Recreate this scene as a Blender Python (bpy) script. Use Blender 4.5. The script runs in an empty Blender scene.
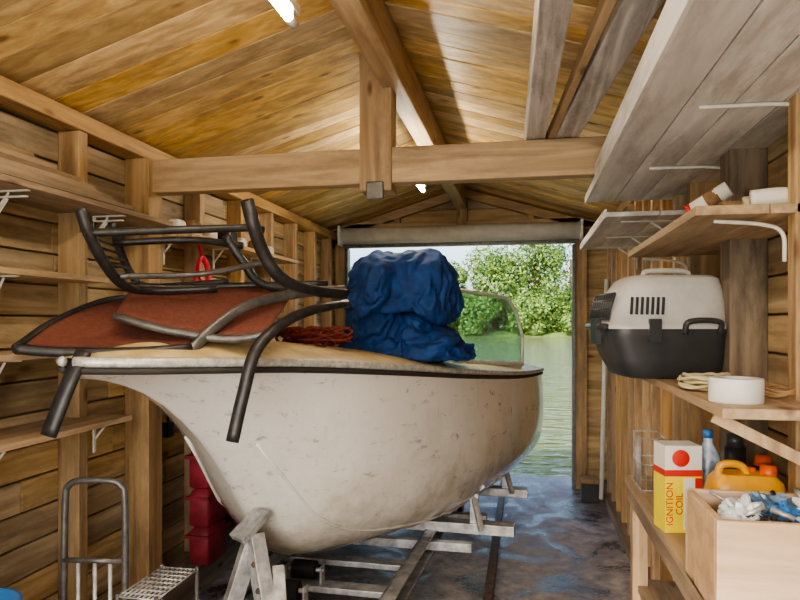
import bpy, bmesh, math, random
from mathutils import Vector, Matrix, noise
random.seed(7)
sc=bpy.context.scene
COL=sc.collection
# ------------------------------------------------------------------ materials
def newmat(name):
    m=bpy.data.materials.new(name); m.use_nodes=True
    nt=m.node_tree; b=nt.nodes['Principled BSDF']
    return m,nt,b
def plain(name,col,rough=.5,metal=0,var=.12,scale=12,bump=0,spec=None,col2=None):
    m,nt,b=newmat(name); N=nt.nodes; K=nt.links
    tc=N.new('ShaderNodeTexCoord'); n=N.new('ShaderNodeTexNoise'); n.inputs['Scale'].default_value=scale; n.inputs['Detail'].default_value=6
    n.inputs['Roughness'].default_value=.65
    K.new(tc.outputs['Object'],n.inputs['Vector'])
    r=N.new('ShaderNodeValToRGB'); K.new(n.outputs['Fac'],r.inputs['Fac'])
    c2=col2 if col2 else tuple(max(0,c*(1-var*2.2)) for c in col)
    r.color_ramp.elements[0].position=.34; r.color_ramp.elements[1].position=.62
    r.color_ramp.elements[0].color=(*c2,1); r.color_ramp.elements[1].color=(*col,1)
    K.new(r.outputs['Color'],b.inputs['Base Color'])
    b.inputs['Roughness'].default_value=rough; b.inputs['Metallic'].default_value=metal
    if bump:
        bp=N.new('ShaderNodeBump'); bp.inputs['Strength'].default_value=bump; bp.inputs['Distance'].default_value=.02
        K.new(n.outputs['Fac'],bp.inputs['Height']); K.new(bp.outputs['Normal'],b.inputs['Normal'])
    return m
def wood(name,c1,c2,axis='Y',rough=.6,var=.35,grain=26,dirt=(.1,.06,.03),dirtamt=.35,knots=True):
    m,nt,b=newmat(name); N=nt.nodes; K=nt.links
    tc=N.new('ShaderNodeTexCoord'); geo=N.new('ShaderNodeNewGeometry')
    sh=N.new('ShaderNodeVectorMath'); sh.operation='MULTIPLY_ADD'
    sh.inputs[1].default_value=(13,17,11)
    K.new(geo.outputs['Random Per Island'],sh.inputs[0]); K.new(tc.outputs['Object'],sh.inputs[2])
    mp=N.new('ShaderNodeMapping'); s=[grain,grain,grain]; s['XYZ'.index(axis)]=1.3
    mp.inputs['Scale'].default_value=s; K.new(sh.outputs[0],mp.inputs['Vector'])
    n=N.new('ShaderNodeTexNoise'); n.inputs['Scale'].default_value=1; n.inputs['Detail'].default_value=6; n.inputs['Distortion'].default_value=.9
    K.new(mp.outputs['Vector'],n.inputs['Vector'])
    r=N.new('ShaderNodeValToRGB'); r.color_ramp.elements[0].position=.34; r.color_ramp.elements[1].position=.64
    r.color_ramp.elements[0].color=(*c2,1); r.color_ramp.elements[1].color=(*c1,1)
    K.new(n.outputs['Fac'],r.inputs['Fac'])
    # island variation
    hsv=N.new('ShaderNodeHueSaturation'); mr=N.new('ShaderNodeMapRange')
    mr.inputs['To Min'].default_value=1-var; mr.inputs['To Max'].default_value=1+var*.55
    K.new(geo.outputs['Random Per Island'],mr.inputs['Value']); K.new(mr.outputs[0],hsv.inputs['Value'])
    # saturation varies with a second hash of the island value
    ms=N.new('ShaderNodeMath'); ms.operation='MULTIPLY'; ms.inputs[1].default_value=7.3; K.new(geo.outputs['Random Per Island'],ms.inputs[0])
    mf=N.new('ShaderNodeMath'); mf.operation='FRACT'; K.new(ms.outputs[0],mf.inputs[0])
    mr4=N.new('ShaderNodeMapRange'); mr4.inputs['To Min'].default_value=.78; mr4.inputs['To Max'].default_value=1.1; K.new(mf.outputs[0],mr4.inputs['Value']); K.new(mr4.outputs[0],hsv.inputs['Saturation'])
    K.new(r.outputs['Color'],hsv.inputs['Color'])
    # big stains
    n2=N.new('ShaderNodeTexNoise'); n2.inputs['Scale'].default_value=2.2; n2.inputs['Detail'].default_value=10; n2.inputs['Roughness'].default_value=.75
    mp2=N.new('ShaderNodeMapping'); s2=[3.2,3.2,3.2]; s2['XYZ'.index(axis)]=.7; mp2.inputs['Scale'].default_value=s2
    K.new(sh.outputs[0],mp2.inputs['Vector']); K.new(mp2.outputs['Vector'],n2.inputs['Vector'])
    r2=N.new('ShaderNodeValToRGB'); r2.color_ramp.elements[0].position=.47; r2.color_ramp.elements[1].position=.68
    r2.color_ramp.elements[0].color=(0,0,0,1); r2.color_ramp.elements[1].color=(dirtamt,)*3+(1,)
    K.new(n2.outputs['Fac'],r2.inputs['Fac'])
    mx=N.new('ShaderNodeMixRGB'); mx.inputs['Color2'].default_value=(*dirt,1)
    K.new(r2.outputs['Color'],mx.inputs['Fac']); K.new(hsv.outputs['Color'],mx.inputs['Color1'])
    last=mx
    if knots:
        v=N.new('ShaderNodeTexVoronoi'); v.inputs['Scale'].default_value=1
        mp3=N.new('ShaderNodeMapping'); s3=[7,7,7]; s3['XYZ'.index(axis)]=2.6; mp3.inputs['Scale'].default_value=s3
        K.new(sh.outputs[0],mp3.inputs['Vector']); K.new(mp3.outputs['Vector'],v.inputs['Vector'])
        r3=N.new('ShaderNodeValToRGB'); r3.color_ramp.elements[0].position=.06; r3.color_ramp.elements[1].position=.13
        r3.color_ramp.elements[0].color=(.85,)*3+(1,); r3.color_ramp.elements[1].color=(0,0,0,1)
        K.new(v.outputs['Distance'],r3.inputs['Fac'])
        mk=N.new('ShaderNodeMixRGB'); mk.inputs['Color2'].default_value=(c2[0]*.35,c2[1]*.28,c2[2]*.25,1)
        K.new(r3.outputs['Color'],mk.inputs['Fac']); K.new(mx.outputs['Color'],mk.inputs['Color1']); last=mk
    K.new(last.outputs['Color'],b.inputs['Base Color'])
    b.inputs['Roughness'].default_value=rough
    bp=N.new('ShaderNodeBump'); bp.inputs['Strength'].default_value=.3; bp.inputs['Distance'].default_value=.01
    K.new(n.outputs['Fac'],bp.inputs['Height']); K.new(bp.outputs['Normal'],b.inputs['Normal'])
    return m
W_roof=wood('roof_pine_X',(.78,.54,.23),(.50,.30,.10),'X',.42,.36,20,(.24,.15,.08),.8)
W_wallY=wood('siding_pine_Y',(.64,.48,.26),(.38,.26,.125),'Y',.6,.33,22,(.13,.10,.075),.75)
W_wallX=wood('siding_pine_X',(.64,.46,.24),(.38,.25,.11),'X',.6,.3,22,(.13,.09,.06),.65)
W_stud=wood('stud_pine_Z',(.62,.41,.20),(.38,.23,.10),'Z',.6,.3,24,(.12,.08,.05),.7)
W_beamX=wood('beam_X',(.64,.42,.20),(.40,.24,.105),'X',.55,.2,18,(.15,.10,.06),.65)
W_beamY=wood('beam_Y',(.62,.41,.19),(.38,.23,.105),'Y',.55,.2,18,(.15,.10,.06),.65)
W_kingZ=wood('beam_Z',(.60,.37,.16),(.35,.20,.08),'Z',.55,.2,18,(.12,.075,.045),.65)
W_grey=wood('weathered_Y',(.82,.78,.74),(.46,.41,.37),'Y',.8,.2,30,(.16,.13,.11),.8)
W_whiteboard=wood('painted_board_Y',(.82,.80,.78),(.60,.57,.55),'Y',.7,.2,14,(.32,.28,.25),.8,False)
W_shelf=wood('shelf_ply_Y',(.62,.42,.22),(.42,.27,.13),'Y',.6,.25,20,(.14,.10,.07),.65)
W_shelfdk=wood('shelf_old_Y',(.44,.31,.19),(.25,.17,.10),'Y',.7,.3,20,(.08,.06,.045),.7)
W_postgrey=wood('post_dirty_Z',(.36,.26,.16),(.17,.11,.07),'Z',.7,.2,16,(.05,.04,.03),.85)
W_box=wood('crate_pine_X',(.80,.58,.38),(.62,.41,.23),'X',.5,.12,16,(.3,.18,.1),.4)
def gel():
    m,nt,b=newmat('hull_gelcoat'); N=nt.nodes;K=nt.links
    tc=N.new('ShaderNodeTexCoord')
    n=N.new('ShaderNodeTexNoise'); n.inputs['Scale'].default_value=3; n.inputs['Detail'].default_value=9; n.inputs['Roughness'].default_value=.7
    K.new(tc.outputs['Object'],n.inputs['Vector'])
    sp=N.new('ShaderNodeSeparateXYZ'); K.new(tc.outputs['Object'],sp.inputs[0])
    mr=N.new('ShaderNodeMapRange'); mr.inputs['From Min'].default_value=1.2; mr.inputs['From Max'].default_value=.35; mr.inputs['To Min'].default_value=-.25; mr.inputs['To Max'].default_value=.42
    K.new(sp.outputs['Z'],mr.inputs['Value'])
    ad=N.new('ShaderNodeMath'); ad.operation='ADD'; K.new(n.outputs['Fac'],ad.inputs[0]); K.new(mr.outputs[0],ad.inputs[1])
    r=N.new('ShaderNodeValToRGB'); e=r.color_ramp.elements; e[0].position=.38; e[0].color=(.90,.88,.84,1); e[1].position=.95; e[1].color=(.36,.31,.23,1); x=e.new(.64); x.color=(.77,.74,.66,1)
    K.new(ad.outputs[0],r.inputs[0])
    last=r.outputs[0]
    for (scl,lo,hi,amt,col) in (((14,3,16),.59,.68,.6,(.34,.29,.23)),((30,30,2.2),.57,.72,.45,(.48,.41,.31)),((5,5,7),.62,.66,.65,(.30,.26,.21)),((2.5,40,40),.64,.70,.5,(.28,.25,.22))):
        mp=N.new('ShaderNodeMapping'); mp.inputs['Scale'].default_value=scl; n2=N.new('ShaderNodeTexNoise'); n2.inputs['Scale'].default_value=1.5; n2.inputs['Detail'].default_value=10; n2.inputs['Roughness'].default_value=.72
        K.new(tc.outputs['Object'],mp.inputs[0]); K.new(mp.outputs[0],n2.inputs['Vector'])
        r2=N.new('ShaderNodeValToRGB'); r2.color_ramp.elements[0].position=lo; r2.color_ramp.elements[1].position=hi; r2.color_ramp.elements[0].color=(0,0,0,1); r2.color_ramp.elements[1].color=(amt,amt,amt,1)
        K.new(n2.outputs['Fac'],r2.inputs[0]); mx=N.new('ShaderNodeMixRGB'); mx.inputs['Color2'].default_value=(*col,1)
        K.new(r2.outputs[0],mx.inputs[0]); K.new(last,mx.inputs[1]); last=mx.outputs[0]
    K.new(last,b.inputs['Base Color'])
    b.inputs['Roughness'].default_value=.16; b.inputs['Coat Weight'].default_value=.6; b.inputs['Coat Roughness'].default_value=.08; return m
M_gel=gel()
M_deck=plain('deck_cream',(.80,.66,.36),.5,0,.2,9,.15,None,(.56,.42,.20))
M_rub=plain('rubrail_alu',(.74,.73,.69),.4,.3,.2,40)
M_wsf=plain('windshield_trim',(.66,.74,.68),.35,.1,.1,40)
M_rubd=plain('rubrail_gap',(.05,.045,.04),.7)
M_dkmetal=plain('frame_charcoal',(.045,.043,.045),.38,.3,.2,30)
M_gymetal=plain('frame_grey',(.16,.155,.15),.35,.4,.2,30)
M_fab=plain('fabric_rust',(.21,.068,.045),.8,0,.15,60,.3)
M_tarp=plain('tarp_blue',(.009,.066,.26),.75,0,.2,14,.1,None,(.005,.035,.15))
M_galv=plain('galvanised',(.66,.66,.65),.42,.45,.25,14)
M_rubber=plain('rubber_black',(.02,.02,.02),.8)
M_white=plain('white_paint',(.80,.79,.75),.45,0,.08,10)
M_wmetal=plain('bracket_white',(.75,.73,.68),.4,.1,.1,20)
M_black=plain('plastic_black',(.025,.025,.027),.4)
M_dgrey=plain('plastic_darkgrey',(.05,.053,.058),.35)
M_lgrey=plain('plastic_lightgrey',(.60,.59,.58),.45,0,.1,6)
M_redbox=plain('plastic_crimson',(.42,.05,.07),.5,0,.25,8)
M_pink=plain('strap_red',(.80,.06,.12),.7)
M_rope=plain('rope_red',(.28,.05,.04),.85,0,.3,40)
M_yel=plain('card_yellow',(.90,.74,.03),.5,0,.05)
M_cardw=plain('card_white',(.8,.78,.72),.5,0,.05)
M_redp=plain('print_red',(.65,.04,.03),.5,0,.05)
M_amber=plain('plastic_amber',(.80,.40,.03),.3,0,.1)
M_orange=plain('cap_orange',(.75,.13,.02),.4,0,.1)
M_tape=plain('tape_white',(.78,.77,.76),.6,0,.05)
M_bluep=plain('plastic_blue',(.05,.2,.5),.35,0,.1)
M_bluew=plain('plastic_bluewhite',(.5,.62,.75),.25,0,.3,20)
M_bag=plain('plastic_bag',(.78,.82,.86),.22,0,.15,12)
M_bagb=plain('plastic_bag_blue',(.25,.42,.62),.22,0,.3,12)
M_cable=plain('cable_cream',(.6,.53,.33),.5,0,.1)
M_brown=plain('cardboard',(.36,.22,.11),.8,0,.2)
M_rust=plain('rusty_steel',(.22,.15,.11),.7,.4,.3,30)
def glass(name,col,rough=.02):
    m,nt,b=newmat(name)
    N=nt.nodes;K=nt.links
    out=N['Material Output']; tr=N.new('ShaderNodeBsdfTransparent'); tr.inputs[0].default_value=(*col,1)
    gl=N.new('ShaderNodeBsdfGlossy'); gl.inputs['Roughness'].default_value=rough
    fr=N.new('ShaderNodeFresnel'); fr.inputs[0].default_value=1.5
    n=N.new('ShaderNodeTexNoise'); n.inputs['Scale'].default_value=5; n.inputs['Detail'].default_value=8
    df=N.new('ShaderNodeBsdfDiffuse'); df.inputs[0].default_value=(.42,.62,.54,1)
    mx0=N.new('ShaderNodeMixShader'); mr=N.new('ShaderNodeMapRange'); mr.inputs['From Min'].default_value=.3; mr.inputs['From Max'].default_value=.7; mr.inputs['To Min'].default_value=.12; mr.inputs['To Max'].default_value=.42
    K.new(n.outputs['Fac'],mr.inputs['Value']); K.new(mr.outputs[0],mx0.inputs[0]); K.new(tr.outputs[0],mx0.inputs[1]); K.new(df.outputs[0],mx0.inputs[2])
    mx=N.new('ShaderNodeMixShader'); K.new(fr.outputs[0],mx.inputs[0]); K.new(mx0.outputs[0],mx.inputs[1]); K.new(gl.outputs[0],mx.inputs[2])
    K.new(mx.outputs[0],out.inputs['Surface']); return m
M_glass=glass('windshield_glass',(.42,.70,.60))
def emis(name,col,st):
    m,nt,b=newmat(name); b.inputs['Emission Color'].default_value=(*col,1); b.inputs['Emission Strength'].default_value=st
    b.inputs['Base Color'].default_value=(.9,.9,.85,1); return m
M_tube=emis('tube_glow',(1,.89,.70),80)
def concrete():
    m,nt,b=newmat('floor_concrete'); N=nt.nodes;K=nt.links
    tc=N.new('ShaderNodeTexCoord'); n=N.new('ShaderNodeTexNoise'); n.inputs['Scale'].default_value=2.4; n.inputs['Detail'].default_value=12; n.inputs['Roughness'].default_value=.68; n.inputs['Distortion'].default_value=.9
    K.new(tc.outputs['Object'],n.inputs['Vector'])
    r=N.new('ShaderNodeValToRGB'); e=r.color_ramp.elements; e[0].position=.38; e[0].color=(.085,.07,.07,1); e[1].position=.64; e[1].color=(.66,.60,.58,1)
    x=e.new(.47); x.color=(.26,.225,.22,1); x=e.new(.54); x.color=(.44,.39,.38,1)
    K.new(n.outputs['Fac'],r.inputs['Fac']); 
    n2=N.new('ShaderNodeTexNoise'); n2.inputs['Scale'].default_value=9; n2.inputs['Detail'].default_value=12; n2.inputs['Roughness'].default_value=.75
    K.new(tc.outputs['Object'],n2.inputs['Vector'])
    r2=N.new('ShaderNodeValToRGB'); r2.color_ramp.elements[0].position=.38; r2.color_ramp.elements[1].position=.56
    r2.color_ramp.elements[0].color=(.45,.43,.42,1); r2.color_ramp.elements[1].color=(1,1,1,1)
    K.new(n2.outputs['Fac'],r2.inputs['Fac'])
    mx=N.new('ShaderNodeMixRGB'); mx.blend_type='MULTIPLY'; mx.inputs[0].default_value=.85
    K.new(r.outputs[0],mx.inputs[1]); K.new(r2.outputs[0],mx.inputs[2]); K.new(mx.outputs[0],b.inputs['Base Color'])
    mr=N.new('ShaderNodeMapRange'); mr.inputs['From Min'].default_value=.42; mr.inputs['From Max'].default_value=.58; mr.inputs['To Min'].default_value=.22; mr.inputs['To Max'].default_value=.8
    K.new(n.outputs['Fac'],mr.inputs['Value']); K.new(mr.outputs[0],b.inputs['Roughness'])
    bp=N.new('ShaderNodeBump'); bp.inputs['Strength'].default_value=.35; bp.inputs['Distance'].default_value=.02
    K.new(n2.outputs['Fac'],bp.inputs['Height']); K.new(bp.outputs[0],b.inputs['Normal']); return m
M_floor=concrete()
def water():
    m,nt,b=newmat('lake_water'); N=nt.nodes;K=nt.links
    b.inputs['Base Color'].default_value=(.13,.145,.065,1); b.inputs['Roughness'].default_value=.05; b.inputs['IOR'].default_value=1.33
    tc=N.new('ShaderNodeTexCoord'); mp=N.new('ShaderNodeMapping'); mp.inputs['Scale'].default_value=(.9,2.4,1)
    n=N.new('ShaderNodeTexNoise'); n.inputs['Scale'].default_value=1.4; n.inputs['Detail'].default_value=3; n.inputs['Distortion'].default_value=.8
    K.new(tc.outputs['Object'],mp.inputs[0]); K.new(mp.outputs[0],n.inputs['Vector'])
    bp=N.new('ShaderNodeBump'); bp.inputs['Strength'].default_value=1; bp.inputs['Distance'].default_value=.17
    K.new(n.outputs['Fac'],bp.inputs['Height']); K.new(bp.outputs[0],b.inputs['Normal']); return m
M_water=water()
def leaf():
    m,nt,b=newmat('foliage'); N=nt.nodes;K=nt.links
    geo=N.new('ShaderNodeNewGeometry'); r=N.new('ShaderNodeValToRGB')
    e=r.color_ramp.elements; e[0].color=(.04,.10,.022,1); e[1].color=(.30,.42,.10,1); x=e.new(.5); x.color=(.12,.22,.045,1)
    K.new(geo.outputs['Random Per Island'],r.inputs[0]); K.new(r.outputs[0],b.inputs['Base Color'])
    b.inputs['Roughness'].default_value=.6
    tl=N.new('ShaderNodeBsdfTranslucent'); K.new(r.outputs[0],tl.inputs[0]); mx=N.new('ShaderNodeMixShader'); mx.inputs[0].default_value=.3
    K.new(b.outputs[0],mx.inputs[1]); K.new(tl.outputs[0],mx.inputs[2]); K.new(mx.outputs[0],N['Material Output'].inputs['Surface']); return m
M_leaf=leaf()
M_bark=plain('bark',(.12,.085,.05),.9,0,.3,10)
M_grass=plain('bank_grass',(.16,.24,.06),.9,0,.3,2)
# ------------------------------------------------------------------ mesh builder
def cr(pts,n=6,closed=False):
    pts=[Vector(p) for p in pts]
    if len(pts)<3: return pts
    out=[]; L=len(pts)
    rng=range(L if closed else L-1)
    for i in rng:
        if closed: p0,p1,p2,p3=pts[(i-1)%L],pts[i],pts[(i+1)%L],pts[(i+2)%L]
        else:
            p1,p2=pts[i],pts[i+1]; p0=pts[i-1] if i else p1*2-p2; p3=pts[i+2] if i+2<L else p2*2-p1
        for k in range(n):
            t=k/n
            out.append(.5*((2*p1)+(p2-p0)*t+(2*p0-5*p1+4*p2-p3)*t*t+(3*p1-p0-3*p2+p3)*t**3))
    if not closed: out.append(pts[-1])
    return out
class MB:
    def __init__(s,name): s.name=name; s.v=[]; s.f=[]; s.mi=[]; s.sm=[]; s.mats=[]
    def m(s,mat):
        if mat not in s.mats: s.mats.append(mat)
        return s.mats.index(mat)
    def add(s,vs,fs,mat,smooth=False):
        o=len(s.v); s.v+= [Vector(x) for x in vs]; k=s.m(mat)
        for f in fs: s.f.append([i+o for i in f]); s.mi.append(k); s.sm.append(smooth)
    def box(s,a,b,mat,M=None):
        x0,y0,z0=a;x1,y1,z1=b
        vs=[Vector(p) for p in [(x0,y0,z0),(x1,y0,z0),(x1,y1,z0),(x0,y1,z0),(x0,y0,z1),(x1,y0,z1),(x1,y1,z1),(x0,y1,z1)]]
        if M is not None: vs=[M@p for p in vs]
        s.add(vs,[(0,3,2,1),(4,5,6,7),(0,1,5,4),(1,2,6,5),(2,3,7,6),(3,0,4,7)],mat)
    def bar(s,p,q,w,h,mat,up=(0,0,1)):
        p=Vector(p);q=Vector(q);d=(q-p);L=d.length;d.normalize();u=Vector(up)
        if abs(d.dot(u))>.98: u=Vector((0,1,0))
        x=d.cross(u).normalized(); z=x.cross(d)
        M=Matrix((x,d,z)).transposed().to_4x4(); M.translation=p
        s.box((-w/2,0,-h/2),(w/2,L,h/2),mat,M)
    def tube(s,pts,r,mat,seg=10,closed=False,flat=1.0,up=(0,0,1),r2=None):
        pts=[Vector(p) for p in pts]; n=len(pts); u=Vector(up); vs=[];prev=None
        for i,p in enumerate(pts):
            a=pts[(i-1)%n] if (closed or i) else p; b=pts[(i+1)%n] if (closed or i<n-1) else p
            t=(b-a)
            if t.length<1e-9: t=Vector((0,0,1))
            t.normalize()
            if prev is None:
                w=u if abs(t.dot(u))<.95 else Vector((1,0,0))
                x=(w-t*w.dot(t)).normalized()
            else:
                x=(prev-t*prev.dot(t)).normalized()
            prev=x; y=t.cross(x)
            rr=r if r2 is None else r+(r2-r)*i/(n-1)
            for k in range(seg):
                a_=2*math.pi*k/seg; vs.append(p+x*math.cos(a_)*rr+y*math.sin(a_)*rr*flat)
        fs=[]
        for i in range(n if closed else n-1):
            j=(i+1)%n
            for k in range(seg): fs.append((i*seg+k,i*seg+(k+1)%seg,j*seg+(k+1)%seg,j*seg+k))
        if not closed: fs.append(tuple(range(seg))[::-1]); fs.append(tuple((n-1)*seg+k for k in range(seg)))
        s.add(vs,fs,mat,True)
    def grid(s,rows,mat,smooth=True,flip=False):
        n=len(rows);m_=len(rows[0]);vs=[p for r in rows for p in r];fs=[]
        for i in range(n-1):
            for j in range(m_-1):
                f=(i*m_+j,i*m_+j+1,(i+1)*m_+j+1,(i+1)*m_+j); fs.append(f[::-1] if flip else f)
        s.add(vs,fs,mat,smooth)
    def lathe(s,prof,mat,M=None,seg=24,a0=0,a1=2*math.pi,sx=1,sy=1):
        rows=[]
        for r,z in prof:
            rows.append([Vector((r*sx*math.cos(a0+(a1-a0)*k/seg),r*sy*math.sin(a0+(a1-a0)*k/seg),z)) for k in range(seg+1)])
        if M is not None: rows=[[M@p for p in r] for r in rows]
        s.grid(rows,mat,True,True)
    def obj(s,parent=None,bevel=0,loc=None,rot=None,solid=0,sub=0,autosm=False,name=None):
        me=bpy.data.meshes.new(s.name); me.from_pydata([tuple(p) for p in s.v],[],s.f)
        for m in s.mats: me.materials.append(m)
        me.polygons.foreach_set('material_index',s.mi); me.polygons.foreach_set('use_smooth',s.sm); me.update()
        o=bpy.data.objects.new(s.name,me); COL.objects.link(o)
        if solid:
            q=o.modifiers.new('s','SOLIDIFY'); q.thickness=solid; q.offset=0
        if bevel:
            q=o.modifiers.new('b','BEVEL'); q.width=bevel; q.segments=2; q.limit_method='ANGLE'; q.angle_limit=.7
        if sub:
            q=o.modifiers.new('u','SUBSURF'); q.levels=sub; q.render_levels=sub
        if loc: o.location=loc
        if rot: o.rotation_euler=rot
        if parent: o.parent=parent
        return o
def empty(name,loc=(0,0,0),rz=0):
    e=bpy.data.objects.new(name,None); COL.objects.link(e); e.location=loc; e.rotation_euler=(0,0,rz); e.empty_display_size=.1; return e
R=random.uniform
# ------------------------------------------------------------------ shell
XL=-1.9; XR=.80; YB=-1.6; YE=6.05
PX0=-.58; PZ=2.76; SL=.30
def roofz(x): return PZ-SL*abs(x-PX0)
b=MB('floor'); b.box((XL-.15,YB,-.4),(XR+.15,YE+.35,0),M_floor); b.obj()
def sidewall(name,x0,x1,xb0,xb1):
    b=MB(name); z=0
    b.box((xb0,YB,-.3),(xb1,YE,2.42),W_shelfdk)  # outer sheet, added to stop light leaking between the boards
    while z<2.4:
        y=YB
        while y<YE:
            L=R(1.5,3.2); y2=min(YE,y+L)
            b.box((x0,y,z+.004),(x1,y2-.002,min(z+.124,2.42)),W_wallY); y=y2
        z+=.127
    b.obj(bevel=.005)
sidewall('wall_left',XL-.022,XL,XL-.06,XL-.025)
sidewall('wall_right',XR,XR+.022,XR+.025,XR+.06)
b=MB('trim_1')
for y in [-1.4,-.85,-.32,.21,.74,1.27,1.8,2.33,3.33,3.86,4.36,4.86,5.33,5.8]:
    b.box((XL,y,.0),(XL+.1,y+.055,2.29),W_stud)
b.box((XL,2.78,0),(XL+.13,2.9,2.29),W_stud)
b.box((XL,YB,2.29),(XL+.11,YE,2.36),W_beamY)
b.box((XL,YB,0),(XL+.13,YE,.12),W_shelfdk)
b.box((XL,YB,.12),(XL+.10,YE,.2),W_shelfdk)
b.obj(bevel=.004)
b=MB('trim_2')
for y in [-1.4,-.85,-.32,.21,.74,1.27,1.8,2.87,3.15,3.42,3.68,3.95,4.22,4.5,4.78,5.05,5.33,5.6]:
    b.box((XR-.12,y,.0),(XR,y+.055,2.29),W_stud)
b.box((XR-.12,2.34,0),(XR,2.45,2.29),W_postgrey)
b.box((XR-.12,YB,2.29),(XR,YE,2.36),W_beamY)
b.box((XR-.16,YB,0),(XR,YE,.07),W_shelfdk)
b.obj(bevel=.004)
def roof(name,sgn):
    b=MB(name); ang=math.atan(SL)
    y=YB
    L=1.50/math.cos(ang)
    M0=Matrix.Translation((PX0,0,PZ)) @ Matrix.Rotation(ang*(1 if sgn>0 else -1),4,'Y')
    while y<YE:
        w=random.choice([.12,.14,.14,.16,.18])
        y2=min(YE,y+w)
        if sgn<0:
            b.box((-L,y+.0025,R(-.003,.002)),(0,y2-.0025,.022),W_roof,M0)
        else: b.box((0,y+.0025,R(-.003,.002)),(L,y2-.0025,.022),W_roof,M0)
        y=y2
    if sgn<0: b.box((-L-.3,YB-.1,.026),(0,YE+.35,.06),W_shelfdk,M0)  # unseen sheet over the planks, added to keep light from leaking in
    else: b.box((0,YB-.1,.026),(L+.3,YE+.35,.06),W_shelfdk,M0)
    b.obj(bevel=.004)
roof('ceiling_left',-1); roof('ceiling_right',1)
OX0=-1.70; OX1=.447; OZ=2.22
b=MB('wall_far')
z=OZ
b.box((XL,YE,0),(OX0,YE+.03,2.3),W_wallX)
b.box((OX1,YE,0),(XR,YE+.03,2.3),W_wallX)
b.box((XL,YE+.03,0),(OX0,YE+.06,2.3),W_shelfdk)
b.box((OX1,YE+.03,0),(XR,YE+.06,2.3),W_shelfdk)
while z<PZ:
    z2=z+.115
    xw=(PZ-z)/SL
    x0=max(XL,PX0-xw); x1=min(XR,PX0+xw)
    zz=z2-.003
    xt=max(.01,(PZ-zz)/SL)
    xa=max(XL,PX0-xt); xb=min(XR,PX0+xt)
    vs=[(x0,YE,z),(x1,YE,z),(xb,YE,zz),(xa,YE,zz),(x0,YE+.025,z),(x1,YE+.025,z),(xb,YE+.025,zz),(xa,YE+.025,zz)]
    if zz<PZ: b.add(vs,[(0,1,2,3),(7,6,5,4),(0,4,5,1),(3,2,6,7),(0,3,7,4),(1,5,6,2)],W_wallX)
    z=z2
b.add([(XL,YE+.03,OZ),(XR,YE+.03,OZ),(XR,YE+.03,roofz(XR)),(PX0,YE+.03,PZ),(XL,YE+.03,roofz(XL))],[(0,1,2,3,4)],W_shelfdk)  # gable sheet added behind the boards to block light leaks
b.obj(bevel=.002)
b=MB('trim_3')
b.box((PX0-.05,YE-.1,2.36),(PX0+.05,YE,2.7),W_kingZ)
b.box((XL,YE-.09,2.36),(XR,YE,2.44),W_beamX)
for x in (-1.2,.05): b.box((x-.03,YE-.08,2.44),(x+.03,YE,roofz(x)-.01),W_kingZ)
b.bar((XL,YE-.05,roofz(XL)-.05),(PX0,YE-.05,PZ-.05),.08,.08,W_beamX); b.bar((XR,YE-.05,roofz(XR)-.05),(PX0,YE-.05,PZ-.05),.08,.08,W_beamX)
b.box((OX1,YE-.1,0),(OX1+.1,YE,2.25),W_stud); b.box((OX0-.1,YE-.1,0),(OX0,YE,2.25),W_stud)
b.obj(bevel=.003)
b=MB('trim_4') 
b.box((OX1-.03,YE-.12,0),(OX1,YE-.02,2.20),M_gymetal); b.box((OX0,YE-.12,0),(OX0+.03,YE-.02,2.20),M_gymetal)
b.obj(bevel=.003)
b=MB('roller_shutter')
b.tube([(OX0,YE-.20,2.31),(OX1+.04,YE-.20,2.31)],.078,M_white,24)
for x in (OX0-.01,OX1+.04): b.box((x-.01,YE-.29,2.22),(x+.01,YE-.10,2.40),M_white)
b.box((OX0,YE-.17,2.205),(OX1,YE-.13,2.235),M_gymetal)
b.obj()
def truss(n,y):
    b=MB(n); b.box((XL+.02,y-.04,2.125),(XR-.02,y+.04,2.285),W_beamX)
    b.obj(bevel=.006)
truss('tie_beam',2.85); truss('tie_beam',-.6)
b=MB('ridge_beam'); b.box((PX0-.05,YB,2.55),(PX0+.05,YE-.1,2.735),W_beamY); b.obj(bevel=.006)
b=MB('king_post'); b.box((-.735,2.80,2.09),(-.585,2.91,2.71),W_kingZ)
b.box((-.70,2.785,2.05),(-.62,2.80,2.13),M_gymetal); b.obj(bevel=.006)
b=MB('king_post'); b.box((-.655,-.65,2.09),(-.505,-.54,2.71),W_kingZ); b.obj(bevel=.006)
b=MB('loose_timber'); b.bar((.035,3.25,2.353),(.135,-.75,2.353),.085,.125,W_grey); b.obj(bevel=.005)
b=MB('loose_timber'); b.bar((.13,3.3,2.345),(.52,-.75,2.345),.10,.11,W_grey); b.obj(bevel=.005)
b=MB('loose_timber'); b.bar((.08,3.2,2.307),(.40,-.72,2.307),.028,.04,W_beamY); b.obj(bevel=.003)
def tubelight(x,y0,y1,z,wall=0):
    e=MB('fluorescent_lamp')
    e.tube([(x,y0,z),(x,y1,z)],.014,M_tube,12)
    e.tube([(x,y0-.02,z),(x,y0+.03,z)],.0155,M_white,12); e.tube([(x,y1-.03,z),(x,y1+.02,z)],.0155,M_white,12)
    e.box((x-.015,y0-.03,z+.03),(x+.015,y1+.03,z+.06),M_white)
    for y in (y0,y1): e.box((x-.012,y-.02,z-.012),(x+.012,y-.005,z+.035),M_white)
    zt=roofz(x)
    for y in (y0+.2,y1-.2): e.tube([(x,y,z+.05),(x,y,zt)],.005,M_white,6)
    e.obj()
tubelight(-.70,.65,1.86,2.42)
tubelight(-.70,-1.3,-.2,2.42)  # extra tube, out of view behind the camera, added to brighten the interior
tubelight(-.70,3.25,4.45,2.42)
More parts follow.
